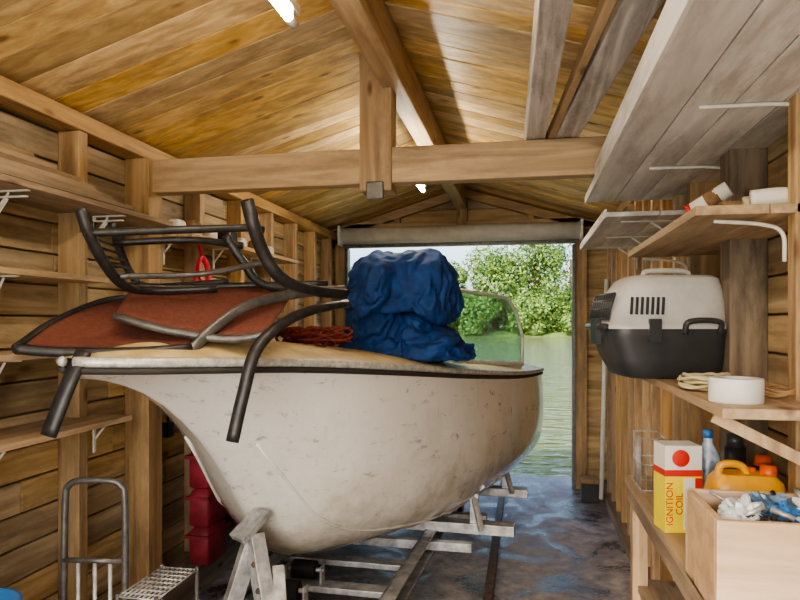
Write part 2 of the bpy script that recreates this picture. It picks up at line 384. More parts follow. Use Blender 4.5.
# ------------------------------------------------------------------ left shelves
def bracket(b,x,y,z,depth,sgn,mat):
    b.box((x-.004 if sgn>0 else x-.0,y-.008,z-.14),(x+.004,y+.008,z),mat)
    b.box((min(x,x+sgn*depth),y-.008,z-.006),(max(x,x+sgn*depth),y+.008,z),mat)
    b.bar((x+sgn*.005,y,z-.08),(x+sgn*depth*.45,y,z-.008),.004,.010,mat)
def lshelf(z,y1,depth,mat,y0=-.3,t=.022,bm=None):
    b=MB('wall_shelf'); x=XL+.1
    b.box((XL+.002,y0,z),(x+depth*.5-.002,y1,z+t),mat); b.box((x+depth*.5+.002,y0,z),(x+depth,y1,z+t),mat)
    y=.8
    while y<y1: bracket(b,x+.004,y+.03,z,depth*.85,1,bm or M_wmetal); y+=.53
    return b.obj(bevel=.002)
lshelf(1.95,2.76,.17,W_shelfdk)
lshelf(1.66,2.36,.12,W_shelf)
lshelf(1.37,2.30,.13,W_shelf)
lshelf(1.085,2.44,.17,W_shelf)
lshelf(1.93,4.5,.16,W_shelf,y0=2.95)
b=MB('spare_plank_stack')
for i in range(6):
    b.box((XL+.11+.012*i,-.2+R(0,.2),1.973+i*.021),(XL+.27-.014*i,2.42-i*.10+R(0,.06),1.991+i*.021),W_shelfdk)
b.obj(bevel=.002)
# ------------------------------------------------------------------ right shelves
def rshelf(z,y0,y1,xf,mat,t=.025,legs=False):
    b=MB('wall_shelf'); w=(XR-xf)/2
    b.box((xf,y0,z),(xf+w-.001,y1,z+t),mat); b.box((xf+w+.001,y0,z),(XR-.001,y1,z+t),mat)
    return b
b=rshelf(1.78,1.80,2.92,.44,W_shelf)
for y in (1.86,2.9):
    b.tube(cr([(XR-.125,y,1.66),(XR-.13,y,1.735),(XR-.18,y,1.76),(.50,y,1.772)]),.006,M_wmetal,8)
b.obj(bevel=.002)
b=rshelf(1.275,1.60,2.88,.45,W_shelf); b.bar((XR-.01,1.75,1.10),(.47,1.75,1.26),.012,.03,W_stud); b.obj(bevel=.002)
b=rshelf(.815,1.0,2.88,.42,W_shelf,.03)
b.box((.44,2.80,0),(.50,2.86,.815),W_stud); b.box((.44,1.05,0),(.50,1.11,.815),W_stud)
b.box((.43,1.0,.74),(.46,2.88,.815),W_shelfdk)
b.obj(bevel=.002)
b=rshelf(.38,1.0,2.88,.46,W_shelfdk); b.box((.47,2.75,0),(.52,2.80,.38),W_stud); b.box((.47,1.12,0),(.52,1.17,.38),W_stud); b.obj(bevel=.002)
b=MB('overhead_storage_shelf')
xs=[.30,.425,.55,.675,.80]
for i in range(4): b.box((xs[i]+.002,.2,2.085),(xs[i+1]-.002,3.25,2.105),W_whiteboard)
b.box((.287,.2,2.078),(.30,2.80,2.165),W_whiteboard); b.box((.287,2.80,2.078),(.30,3.25,2.115),W_whiteboard)
for y in (1.25,1.85,2.55): 
    b.tube(cr([(XR-.005,y,2.03),(.74,y,2.06),(.66,y,2.075),(.46,y,2.079)]),.006,M_wmetal,8)
b.obj(bevel=.002)
b=MB('wall_shelf')
b.box((.355,2.95,1.965),(.575,4.25,1.985),W_whiteboard); b.box((.58,2.95,1.965),(XR,4.25,1.985),W_whiteboard)
b.box((.345,2.95,1.96),(.355,4.25,2.0),W_whiteboard)
for y in (3.1,3.65,4.15): bracket(b,XR-.125,y,1.965,.24,-1,M_wmetal)
b.obj(bevel=.002)
b=MB('leaning_pole'); b.tube([(.60,5.35,.08),(.655,5.45,1.85)],.018,M_white,12); b.obj()
# ------------------------------------------------------------------ boat
boat=empty('motorboat',(-1.405,1.77,0),-math.radians(14))
def lerp(tab,t):
    xs=[a for a,_ in tab]
    if t<=xs[0]: return tab[0][1]
    for i in range(len(tab)-1):
        if t<=xs[i+1]:
            p1,p2=tab[i][1],tab[i+1][1]; h=xs[i+1]-xs[i]
            m1=(p2-(tab[i-1][1] if i else p1))/((xs[i+1]-xs[i-1]) if i else h)
            m2=((tab[i+2][1] if i+2<len(tab) else p2)-p1)/((xs[i+2] if i+2<len(tab) else xs[i+1])-xs[i])
            u=(t-xs[i])/h
            return (2*u**3-3*u*u+1)*p1+(u**3-2*u*u+u)*h*m1+(-2*u**3+3*u*u)*p2+(u**3-u*u)*h*m2
    return tab[-1][1]
LB=3.75
Tb=[(0,.02),(.05,.10),(.15,.20),(.4,.34),(.8,.46),(1.2,.56),(1.8,.65),(2.5,.695),(3.2,.69),(3.75,.65)]
Ts=[(0,1.375),(.6,1.35),(1.2,1.30),(2,1.225),(3,1.15),(3.75,1.12)]
Tk=[(0,1.325),(.15,1.30),(.33,1.23),(.5,1.11),(.67,.94),(.85,.69),(1.0,.48),(1.2,.365),(1.5,.335),(2.5,.33),(3.75,.33)]
def sect(t,n=22):
    bb=lerp(Tb,t);zs=lerp(Ts,t);zk=lerp(Tk,t);h=zs-zk
    k=min(1,max(0,(t-.2)/1.9)); k=k*k*(3-2*k)
    P0=(0,zk);P1=(bb*(.24+.81*k),zk+h*(.20-.18*k));P2=(bb*(.78+.28*k),zk+h*(.56-.34*k));P3=(bb,zs)
    out=[]
    for i in range(n+1):
        s=i/n
        out.append(tuple((1-s)**3*P0[j]+3*(1-s)**2*s*P1[j]+3*(1-s)*s*s*P2[j]+s**3*P3[j] for j in (0,1)))
    return out
ts=[0,.02,.05,.1,.15,.22,.3,.4,.5,.6,.7,.8,.9,1,1.1,1.2,1.35,1.5,1.75,2,2.25,2.5,2.75,3,3.25,3.5,3.75]
b=MB('hull')
rows=[]
for t in ts:
    s=sect(t); rows.append([Vector((-x,t,z)) for x,z in s[::-1]]+[Vector((x,t,z)) for x,z in s[1:]])
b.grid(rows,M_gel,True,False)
tr=rows[-1]; b.add(tr,[tuple(range(len(tr)))],M_gel)
for sg in (-1,1):
    pts=[]
    for t in ts[10:]:
        s=sect(t); q=s[8]; pts.append((sg*(q[0]+.002),t,q[1]))
    b.tube(pts,.007,M_gel,8)
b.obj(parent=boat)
b=MB('deck')
def decz(t,w): 
    bb=lerp(Tb,t); return lerp(Ts,t)+.012+.085*min(1,t/.4)*(1-(w/max(bb,.01))**2)
rows=[]
tdk=[t for t in ts if t<=2.0]+[2.1]
for t in tdk:
    bb=lerp(Tb,t); rows.append([Vector((w*bb,t,decz(t,w*bb))) for w in [-1+2*i/16 for i in range(17)]])
b.grid(rows,M_deck,True,True)
for sg in (-1,1):
    rows=[]
    for t in [2.1,2.4,2.7,3.0,3.3,3.6,3.75]:
        bb=lerp(Tb,t); rows.append([Vector((sg*w,t,decz(t,w))) for w in (bb,bb-.05,bb-.1,bb-.16)]+[Vector((sg*(bb-.16),t,lerp(Ts,t)-.1))])
    b.grid(rows,M_deck,True,sg<0)
b.grid([[Vector((w,2.1,decz(2.1,w))) for w in [-.5+i*.1 for i in range(11)]],[Vector((w,2.12,.6)) for w in [-.5+i*.1 for i in range(11)]]],M_deck)
b.obj(parent=boat)
b=MB('rub_rail')
for sg in (-1,1):
    pts=[(sg*(lerp(Tb,t)+.004),t,lerp(Ts,t)-.0) for t in ts]
    b.tube(pts,.017,M_rub,8,flat=.8)
    pts=[(sg*(lerp(Tb,t)+.002),t,lerp(Ts,t)-.027) for t in ts]
    b.tube(pts,.012,M_rubd,6)
b.tube([(-.65,3.75,1.12),(.65,3.75,1.12)],.017,M_rub,8)
b.obj(parent=boat)
b=MB('cockpit_sole'); b.box((-.5,2.1,.55),(.5,3.7,.57),M_deck)
for y in (2.7,3.3): b.box((-.5,y,.78),(.5,y+.3,.82),M_gel)
b.box((-.62,3.70,.7),(.62,3.74,1.125),M_gel)
b.obj(parent=boat)
b=MB('deck_cleat'); 
b.tube(cr([(.06,.42,1.455),(.1,.46,1.475),(.14,.5,1.475),(.18,.54,1.455)]),.008,M_galv,8)
for q in ((.1,.46),(.14,.5)): b.tube([(q[0],q[1],1.42),(q[0],q[1],1.475)],.008,M_galv,8)
b.obj(parent=boat)
b=MB('windshield')
WH=.46
def wsp(w,h):
    a=abs(w)/.64; t=2.2+.95*a**2.4; 
    base=lerp(Ts,t)+.06
    rake=.13*h/WH
    return Vector((w*(1-.04*h/WH),t+rake,base+h))
NW=40;rows=[]
def htop(w):
    a=abs(w)/.64
    return WH*(1-max(0,(a-.86)/.14)**2.6*.60)
us=[math.sin((-1+2*i/NW)*math.pi/2)*.64 for i in range(NW+1)]
for j in range(9):
    rows.append([wsp(w,htop(w)*j/8) for w in us])
b.grid(rows,M_glass,True)
b.obj(parent=boat)
b=MB('windshield_frame')
b.tube(rows[-1],.014,M_wsf,8); b.tube(rows[0],.02,M_wsf,8)
b.tube([rows[j][0] for j in range(9)],.014,M_wsf,8); b.tube([rows[j][-1] for j in range(9)],.014,M_wsf,8)
b.grid([[wsp(w,0) for w in us],[wsp(w,0)+Vector((0,0,-.12)) for w in us]],M_white)
b.obj(parent=boat)
# ------------------------------------------------------------------ cradle trailer
tr=MB('boat_trailer')
def chan(p,q,w=.09,h=.10):
    p=Vector(p);q=Vector(q)
    tr.bar(p,q,.012,h,M_galv)
    for s_ in (-1,1): tr.bar(p+Vector((.03,0,s_*(h/2-.006))),q+Vector((.03,0,s_*(h/2-.006))),.07,.012,M_galv)
chan((-.66,2.50,.20),(-.52,5.0,.20)); chan((-1.36,2.50,.20),(-1.26,5.0,.20))
for y in (2.56,2.80,3.05,3.4): tr.bar((-1.38,y,.19),(-.60,y-.02,.19),.09,.03,M_galv)
tr.bar((-1.36,3.9,.27),(-.06,3.85,.27),.10,.06,M_galv); tr.bar((-1.3,4.75,.27),(0.02,4.7,.27),.10,.06,M_galv)
tr.bar((-1.36,3.72,.20),(-.30,3.70,.20),.05,.05,M_galv)
tr.bar((-1.36,4.3,.20),(-.25,4.27,.20),.06,.05,M_galv)
tr.bar((-.92,2.33,.05),(-1.12,2.53,.60),.06,.09,M_galv); tr.bar((-1.25,2.44,.12),(-1.13,2.55,.60),.05,.07,M_galv)
tr.bar((-1.17,2.47,.60),(-1.10,2.58,.69),.10,.03,M_galv)
tr.bar((-1.02,2.54,.46),(-.96,2.42,.34),.05,.08,M_galv)
tr.bar((-.93,2.36,.05),(-.62,2.56,.2),.05,.07,M_galv)
for k in range(5):
    f=(k+1)/6; p=Vector((-.92,2.33,.05)).lerp(Vector((-1.12,2.53,.60)),f)
    tr.tube([p+Vector((0,-.035,0)),p+Vector((0,-.052,0))],.012,M_rust,8)
for y in (2.8,3.05):
    tr.tube([(-1.14,y,.265),(-1.02,y,.265)],.045,M_rubber,16); tr.tube([(-1.18,y,.265),(-.98,y,.265)],.012,M_galv,8)
    for x in (-1.17,-.99): tr.bar((x,y,.2),(x,y,.29),.01,.06,M_galv)
for (x,y) in ((-.30,3.86),(-.14,4.71)):
    tr.bar((x,y,.28),(x,y,.50),.05,.05,M_galv); tr.bar((x-.12,y,.42),(x+.06,y,.54),.12,.04,M_galv)
    tr.bar((x+.05,y-.1,.28),(x-.01,y,.48),.03,.03,M_galv)
tr.bar((-.78,3.86,.28),(-.82,3.86,.33),.08,.08,M_rubber)
tr.bar((-.62,4.71,.28),(-.62,4.71,.33),.08,.08,M_rubber)
for (x,y) in ((-.60,2.75),(-.50,4.9),(-1.33,2.75),(-1.24,4.9)):
    tr.tube([(x-.02,y,.085),(x+.03,y,.085)],.085,M_rubber,20); tr.tube([(x-.045,y,.085),(x+.045,y,.085)],.02,M_galv,10)
    tr.bar((x-.03,y,.085),(x-.03,y,.2),.02,.05,M_galv)
tr.obj(bevel=.003)
b=MB('slipway_rail')
b.box((-.22,2.2,0),(-.17,6.3,.035),M_rust); b.obj(bevel=.004)
b=MB('slipway_rail'); b.box((-1.5,2.2,0),(-1.45,6.3,.035),M_rust); b.obj(bevel=.004)
# ------------------------------------------------------------------ garden chairs
RZ=math.radians(11.05)
chair=empty('folding_garden_chair',(0,0,0),RZ)
low=[(-1.203,2.0,1.416),(-1.089,2.05,1.404),(-.894,2.12,1.40),(-.715,2.2,1.41)]
back=[(-1.213,2.25,1.5),(-1.129,2.45,1.577),(-.956,2.55,1.6),(-.69,2.6,1.602),(-.455,2.65,1.624)]
b=MB('frame')
b.tube(cr([(-1.203,2.0,1.416)]+back),.017,M_dkmetal,10,flat=.7); b.tube(cr(low),.017,M_dkmetal,10,flat=.8)
b.tube(cr([(-.715,2.2,1.405),(-.65,2.25,1.482),(-.551,2.35,1.562),(-.39,2.5,1.613),(-.228,2.65,1.633)]),.02,M_gymetal,10,flat=.6)
b.tube(cr([(-.997,2.02,1.41),(-1.027,1.98,1.305),(-1.072,1.95,1.153)]),.027,M_dkmetal,10,flat=.5,up=(1,0,0))
b.obj(parent=chair)
b=MB('seat_fabric')
A1=cr(low,6); B1=cr(back,6); rows=[]
for j in range(7):
    f=j/6; r=[]
    for i in range(19):
        g=i/18; p=A1[min(len(A1)-1,int(g*(len(A1)-1)+.5))]; q=B1[min(len(B1)-1,int(g*.72*(len(B1)-1)+.5))]
        v=p.lerp(q,f); v.z-=.03*math.sin(f*math.pi)*math.sin(g*math.pi); r.append(v)
    rows.append(r)
b.grid(rows,M_fab); b.obj(parent=chair,solid=.004)
chair2=empty('folding_garden_chair',(0,0,0),RZ)
b=MB('frame')
b.tube(cr([(-.556,2.12,1.103),(-.525,2.14,1.256),(-.488,2.17,1.405),(-.415,2.25,1.493),(-.33,2.4,1.545),(-.215,2.6,1.577)]),.022,M_dkmetal,10,flat=.65,up=(1,0,0))
b.tube(cr([(-.99,2.22,1.52),(-.80,2.22,1.47),(-.60,2.24,1.44),(-.45,2.25,1.46)]),.015,M_gymetal,10)
b.tube(cr([(-1.05,2.5,1.64),(-.85,2.58,1.64),(-.6,2.62,1.65),(-.3,2.66,1.66)]),.014,M_dkmetal,10)
b.obj(parent=chair2)
b=MB('seat_fabric'); rows=[]
A1=cr([(-.99,2.22,1.52),(-.80,2.22,1.47),(-.60,2.24,1.44),(-.47,2.25,1.46)],6); B1=cr([(-1.05,2.5,1.635),(-.85,2.58,1.635),(-.6,2.62,1.645),(-.42,2.64,1.65)],6)
for j in range(6):
    rows.append([A1[i].lerp(B1[i],j/5) for i in range(len(A1))])
b.grid(rows,M_fab); b.obj(parent=chair2,solid=.004)
chair3=empty('folding_garden_chair',(0,0,0),RZ)
b=MB('frame')
b.tube(cr([(-1.05,2.1,1.875),(-1.033,2.12,1.798),(-1.014,2.2,1.699),(-.988,2.3,1.63),(-.93,2.4,1.615),(-.7,2.45,1.625)]),.021,M_dkmetal,10,flat=.65,up=(1,0,0))
b.tube(cr([(-1.125,2.5,1.89),(-1.116,2.55,1.787),(-1.089,2.6,1.69),(-1.016,2.6,1.64),(-.7,2.62,1.66)]),.018,M_dkmetal,10,flat=.65,up=(1,0,0))
b.tube(cr([(-1.04,2.12,1.795),(-.79,2.2,1.816),(-.546,2.3,1.838),(-.49,2.3,1.83)]),.014,M_dkmetal,10)
b.tube(cr([(-1.12,2.5,1.809),(-.837,2.55,1.827),(-.62,2.52,1.8)]),.014,M_dkmetal,10)
b.tube(cr([(-.526,2.2,1.919),(-.505,2.2,1.837),(-.482,2.25,1.746),(-.428,2.3,1.658),(-.3375,2.4,1.62),(-.215,2.55,1.61)]),.024,M_dkmetal,10,flat=.6,up=(1,0,0))
b.tube(cr([(-.684,2.5,1.84),(-.618,2.52,1.736),(-.55,2.55,1.651),(-.40,2.58,1.63)]),.018,M_dkmetal,10,flat=.65,up=(1,0,0))
b.tube(cr([(-1.0,2.25,1.66),(-.75,2.4,1.68),(-.46,2.3,1.72)]),.011,M_gymetal,8)
for k in range(6):
    f=k/5; b.tube([(-1.045+.05*f,2.12+.17*f,1.79-.155*f),(-1.12+.06*f,2.5+.09*f,1.80-.14*f)],.006,M_dkmetal,6)
b.obj(parent=chair3)
# ------------------------------------------------------------------ tarp: simulated crumpled bundle
def ell(name,c,s,sub=4,seed=0,nz=0):
    bm=bmesh.new(); bmesh.ops.create_icosphere(bm,subdivisions=sub,radius=1)
    for v in bm.verts:
        d=v.co.copy(); r=1+nz*noise.noise(d*1.6+Vector((seed,0,0)))
        v.co=Vector((c[0]+d.x*s[0]*r,c[1]+d.y*s[1]*r,c[2]+d.z*s[2]*r))
    me=bpy.data.meshes.new(name); bm.to_mesh(me); bm.free()
    o=bpy.data.objects.new(name,me); COL.objects.link(o); return o
LUMPS=[((-.74,3.36,1.76),(.18,.19,.09),1),((-.55,3.40,1.775),(.15,.17,.105),5),((-.62,3.42,1.42),(.18,.21,.14),2),((-.78,3.36,1.53),(.12,.15,.17),3),((-.49,3.38,1.38),(.13,.16,.08),4)]
cols=[ell('tmp_c',c,s,3,sd,.35) for c,s,sd in LUMPS]
dk=MB('tmp_deck'); dk.box((-1.6,2.6,1.20),(.4,4.2,1.285),M_deck); dko=dk.obj()
for o in cols+[dko]:
    o.modifiers.new('col','COLLISION'); o.collision.thickness_outer=.008; o.collision.cloth_friction=30
outer=[ell('tmp_o',(c[0],c[1],c[2]+.015),(s[0]+.045,s[1]+.045,s[2]+.04),4,sd,.35) for c,s,sd in LUMPS]
bpy.ops.object.select_all(action='DESELECT')
for o in outer: o.select_set(True)
bpy.context.view_layer.objects.active=outer[0]; bpy.ops.object.join(); cl=outer[0]; cl.name='blue_tarp'
m=cl.modifiers.new('r','REMESH'); m.mode='VOXEL'; m.voxel_size=.014
bpy.ops.object.modifier_apply(modifier='r')
for v in cl.data.vertices:
    p=v.co; n=noise.noise(p*8)*.03+(abs(noise.noise(Vector((p.x*16,p.y*16,p.z*7))))-.25)*.035+noise.noise(p*24)*.006
    v.co=p+v.normal*n
    if v.co.z<1.295: v.co.z=1.295+.01*abs(noise.noise(p*13))
try:
    cm=cl.modifiers.new('cloth','CLOTH'); st=cm.settings; st.quality=6; st.mass=.25; st.tension_stiffness=25; st.compression_stiffness=25; st.bending_stiffness=.5; st.shear_stiffness=10
    st.shrink_min=-.28; st.air_damping=2
    cm.collision_settings.distance_min=.006; cm.collision_settings.use_self_collision=True; cm.collision_settings.self_distance_min=.004
    cm.point_cache.frame_start=1; cm.point_cache.frame_end=40
    for f in range(1,22): sc.frame_set(f)
    dg=bpy.context.evaluated_depsgraph_get(); ev=cl.evaluated_get(dg); me=bpy.data.meshes.new_from_object(ev)
    cl.modifiers.clear(); cl.data=me
    sc.frame_set(1)
except Exception as ex:
    print('cloth fail',ex)
cl.data.materials.clear(); cl.data.materials.append(M_tarp)
for p in cl.data.polygons: p.use_smooth=True
q=cl.modifiers.new('u','SUBSURF'); q.levels=1; q.render_levels=1
for o in cols+[dko]: bpy.data.objects.remove(o,do_unlink=True)
b=MB('rope_bundle'); pts=[]
for i in range(260):
    a=i*.31; r=.075+.035*math.sin(i*.37)+.02*math.sin(i*1.3)
    pts.append((-.97+r*1.5*math.cos(a),2.83+r*math.sin(a),1.40+.06*abs(math.sin(i*.21))+.03*math.sin(i*.9)*.5))
b.tube(cr(pts,2),.0065,M_rope,6)
b.obj()
b=MB('red_strap'); b.tube(cr([(-1.79,3.30,1.93),(-1.765,3.28,1.86),(-1.75,3.22,1.80),(-1.755,3.24,1.74),(-1.75,3.32,1.73),(-1.755,3.34,1.79),(-1.76,3.27,1.86),(-1.765,3.22,1.78),(-1.76,3.20,1.72)]),.016,M_pink,8,flat=.4); b.obj()
# ------------------------------------------------------------------ right-shelf objects
pc=empty('pet_carrier',(.478,2.50,1.301),math.radians(10))
def shell(b,levels,mat,n=36,e=.38,cap=True):
    rows=[]
    for lv in levels:
        z,hx,hy=lv[:3]; ox=lv[3] if len(lv)>3 else 0
        r=[]
        for k in range(n):
            a=2*math.pi*k/n; c,s_=math.cos(a),math.sin(a)
            r.append(Vector((ox+math.copysign(abs(c)**e,c)*hx,math.copysign(abs(s_)**e,s_)*hy,z)))
        rows.append(r+[r[0]])
    b.grid(rows,mat,True,True)
    if cap: b.add(rows[-1][:-1],[tuple(range(n))],mat,True); b.add(rows[0][:-1],[tuple(range(n))[::-1]],mat,True)
b=MB('base'); shell(b,[(0,.15,.12,.02),(.008,.17,.135,.02),(.07,.195,.15,.01),(.14,.212,.16),(.155,.218,.165),(.175,.218,.165)],M_dgrey); b.obj(parent=pc)
b=MB('top'); shell(b,[(.175,.222,.168),(.19,.222,.168),(.195,.212,.16),(.25,.206,.155,.003),(.32,.175,.142,.02),(.352,.16,.13,.028),(.365,.14,.11,.03),(.368,.10,.07,.03)],M_lgrey); b.obj(parent=pc)
b=MB('vents')
for k in range(7):
    b.bar((-.15+k*.018,-.163,.225),(-.142+k*.018,-.150,.285),.009,.004,M_dgrey,up=(0,-1,.2))
for k in range(9):
    y=-.115+k*.028; b.tube([(-.214,y,.21),(-.208,y,.245),(-.190,y,.30)],.005,M_dgrey,6)
for z,x in ((.21,-.215),(.245,-.211),(.275,-.20),(.30,-.192)): b.tube([(x,-.12,z),(x,.12,z)],.004,M_dgrey,6)
b.tube([(-.222,-.12,.182),(-.222,.12,.182)],.012,M_dgrey,8)
b.tube(cr([(.03,-.17,.16),(.04,-.185,.20),(.14,-.185,.20),(.15,-.17,.16)]),.010,M_dgrey,8)
b.box((-.09,-.176,.13),(-.05,-.16,.21),M_dgrey); b.box((-.236,-.03,.12),(-.213,.03,.21),M_dgrey)
b.obj(parent=pc)
b=MB('handle'); b.tube(cr([(-.05,0,.36),(-.035,0,.385),(.10,0,.385),(.115,0,.36)]),.010,M_lgrey,8); b.obj(parent=pc)
b=MB('tape_roll'); MT=Matrix.Translation((.52,1.74,1.30))
b.lathe([(.034,0),(.062,0),(.063,.003),(.063,.057),(.062,.06),(.034,.06),(.034,0)],M_tape,MT,32); b.obj()
b=MB('cable_coil'); pts=[]
for i in range(150):
    a=i*.30; r=.055+.012*math.sin(i*.23); pts.append((.515+r*math.cos(a),2.02+r*math.sin(a)*1.2,1.309+.035*(i/150)+.006*math.sin(i*.7)))
b.tube(cr(pts,2),.005,M_cable,6); b.obj()
b=MB('cable_coil'); pts=[]
for i in range(60):
    a=i*.35; pts.append((.66+.04*math.cos(a),1.85+.05*math.sin(a),1.307+.02*(i/60)+.004*math.sin(i)))
b.tube(cr(pts,2),.004,M_brown,6); b.obj()
b=MB('cardboard_tube'); b.tube([(.50,2.12,1.838),(.60,2.07,1.90)],.025,M_cardw,16); b.tube([(.498,2.121,1.837),(.51,2.115,1.843)],.026,M_redp,16); b.tube([(.545,2.098,1.866),(.575,2.083,1.884)],.0255,M_brown,16)
b.box((.56,2.0,1.805),(.66,2.12,1.85),M_brown); b.obj()
b=MB('rolled_dust_sheet'); pts=[(.60,1.88,1.83),(.67,1.875,1.835),(.73,1.88,1.83),(.79,1.885,1.835)]
b.tube(cr(pts),.026,M_cardw,14,flat=.8); b.tube(cr([(p[0],p[1]+.06,p[2]-.004) for p in pts]),.024,M_cable,14); b.obj()
yb=empty('ignition_coil_carton',(.474,2.16,.846),math.radians(11))
b=MB('carton'); b.box((-.057,-.045,0),(.057,.045,.19),M_yel); b.box((-.057,-.045,.19),(.057,.045,.27),M_cardw)
b.box((-.058,-.046,.175),(.058,.046,.195),M_redp); b.box((.0,-.0465,.01),(.0575,-.0455,.17),M_cardw); b.box((.035,-.047,.01),(.0578,-.0452,.17),M_redp)
b.lathe([(.026,0),(.026,.008),(.0,.008)],M_redp,Matrix.Translation((-.01,-.045,.232))@Matrix.Rotation(math.pi/2,4,'X'),20)
b.obj(parent=yb,bevel=.0015)
def text(body,size,loc,rot,mat,parent):
    c=bpy.data.curves.new('label_text','FONT'); c.body=body; c.size=size; c.extrude=.0004; c.materials.append(mat); c.align_x='CENTER'; c.align_y='CENTER'
    o=bpy.data.objects.new('label_text',c); COL.objects.link(o); o.location=loc; o.rotation_euler=rot; o.parent=parent
text('IGNITION\nCOIL',.03,(-.028,-.0468,.09),(math.pi/2,-math.pi/2,0),M_redp,yb)
text('COIL',.022,(.018,-.0478,.10),(math.pi/2,-math.pi/2,0),M_redp,yb)
oc=MB('oil_can')
def rbox(b,c,hx,hy,h,mat,e=.4):
    rows=[];n=24
    for (z,f) in [(0,.9),(.01,1),(h*.75,1),(h*.92,.9),(h,.7)]:
        r=[]
        for k in range(n):
            a=2*math.pi*k/n; cc,ss=math.cos(a),math.sin(a)
            r.append(Vector((c[0]+math.copysign(abs(cc)**e,cc)*hx*f,c[1]+math.copysign(abs(ss)**e,ss)*hy*f,c[2]+z)))
        rows.append(r+[r[0]])
    b.grid(rows,mat,True,True); b.add(rows[-1][:-1],[tuple(range(n))],mat); b.add(rows[0][:-1],[tuple(range(n))[::-1]],mat)
rbox(oc,(.60,1.93,.846),.10,.06,.235,M_amber)
oc.tube(cr([(.53,1.93,1.06),(.54,1.93,1.10),(.59,1.93,1.10),(.61,1.93,1.06)]),.011,M_amber,8)
oc.tube([(.66,1.93,1.06),(.66,1.93,1.105)],.022,M_orange,14); oc.tube([(.62,1.96,1.06),(.62,1.96,1.09)],.018,M_orange,14); oc.obj()
b=MB('spray_can')
b.tube([(.72,2.15,.846),(.72,2.15,1.06)],.03,M_black,18); b.tube([(.72,2.15,1.06),(.72,2.15,1.09)],.03,M_orange,18,r2=.02); b.obj()
b=MB('spray_can'); b.tube([(.66,2.22,.846),(.66,2.22,1.10)],.032,M_black,18); b.tube([(.66,2.22,1.10),(.66,2.22,1.14)],.025,M_dgrey,18); b.obj()
b=MB('water_bottle'); b.lathe([(0,0),(.038,0),(.04,.01),(.04,.20),(.034,.23),(.014,.27),(.014,.29)],M_bluew,Matrix.Translation((.575,2.20,.846)),20)
b.tube([(.575,2.20,1.13),(.575,2.20,1.155)],.016,M_bluep,12); b.obj()
b=MB('wire_basket')
X0,X1,Y0,Y1=.44,.53,2.60,2.78
for z in (.85,.95,1.05): b.tube([(X0,Y0,z),(X1,Y0,z),(X1,Y1,z),(X0,Y1,z)],.003,M_galv,6,closed=True)
for i in range(6): b.tube([(X0+(X1-X0)*i/5,Y0,.85),(X0+(X1-X0)*i/5,Y0,1.05)],.0015,M_galv,5)
for i in range(9): b.tube([(X0,Y0+(Y1-Y0)*i/8,.85),(X0,Y0+(Y1-Y0)*i/8,1.05)],.0015,M_galv,5)
b.obj()
cb=empty('wooden_crate',(.60,1.64,.846),0)
b=MB('crate_box'); w,l,h,t=.19,.14,.222,.018
b.box((-w,-l,0),(w,l,.012),W_box); b.box((-w,-l,0),(w,-l+t,h),W_box); b.box((-w,l-t,0),(w,l,h),W_box)
b.box((-w,-l+t,0),(-w+t,l-t,h),W_box); b.box((w-t,-l+t,0),(w,l-t,h),W_box)
b.obj(parent=cb,bevel=.003)
b=MB('contents')
def crumple(b,c,s,mat,seed):
    bm=bmesh.new(); bmesh.ops.create_icosphere(bm,subdivisions=4,radius=1); bm.verts.index_update()
    vs=[]
    for v in bm.verts:
        d=v.co; q=d*2+Vector((seed*3.1,seed,0)); r=1+.5*(abs(noise.noise(q))*2-.5)+.3*(abs(noise.noise(q*2.4))*2-.4)
        vs.append((c[0]+d.x*s[0]*r,c[1]+d.y*s[1]*r,c[2]+d.z*s[2]*r))
    b.add(vs,[tuple(v.index for v in f.verts) for f in bm.faces],mat,False); bm.free()
crumple(b,(-.10,-.02,.195),(.045,.06,.04),M_bag,1); crumple(b,(-.02,.04,.20),(.05,.05,.035),M_bagb,2); crumple(b,(.06,-.03,.20),(.055,.06,.04),M_bag,3)
crumple(b,(.12,.04,.21),(.04,.05,.045),M_bagb,4); crumple(b,(-.06,-.07,.185),(.05,.03,.03),M_black,5); crumple(b,(-.02,-.04,.215),(.03,.03,.02),M_bluep,6)
for k in range(8):
    x=R(-.13,.14);y=R(-.09,.09); z=R(.20,.225); a=R(0,6.3); L=R(.04,.07)
    m=random.choice([M_brown,M_dgrey,M_galv,M_black])
    p=Vector((x,y,z)); q=p+Vector((math.cos(a)*L,math.sin(a)*L*.6,R(-.01,.03))); q.x=max(-.15,min(.15,q.x)); q.y=max(-.11,min(.11,q.y))
    b.tube([p,q],R(.004,.008),m,8)
b.box((-.165,-.115,.012),(.165,.115,.15),M_dgrey)
b.obj(parent=cb)
b=MB('small_cardboard_box'); b.box((.46,5.5,.0),(.60,5.62,.16),M_black); b.box((.458,5.498,.16),(.602,5.622,.20),M_brown); b.obj(bevel=.003)
# ------------------------------------------------------------------ left objects
b=MB('red_storage_box')
for i,(z,h) in enumerate(((.2,.20),(.405,.20),(.61,.22))):
    rbox(b,(-1.71,3.26,z),.060,.12,h,M_redbox,.25); b.box((-1.785,3.13,z+h*.72),(-1.645,3.39,z+h*.80),M_redbox)
b.obj()
b=MB('outboard_fuel_tank'); rbox(b,(-1.62,3.72,.2),.09,.14,.3,M_black); b.tube([(-1.62,3.72,.49),(-1.62,3.72,.54)],.03,M_black,14); b.obj()
b=MB('hanging_tool_set')
for (y,z0,z1,m) in ((2.96,1.0,1.30,M_dkmetal),(3.03,1.08,1.30,M_galv),(3.10,.95,1.30,M_dkmetal)):
    b.tube([(-1.86,y,z0),(-1.86,y,z1)],.008,m,8); b.tube([(-1.88,y,z1),(-1.85,y,z1)],.006,m,6)
    b.box((-1.88,y-.025,z0-.06),(-1.84,y+.025,z0+.02),m)
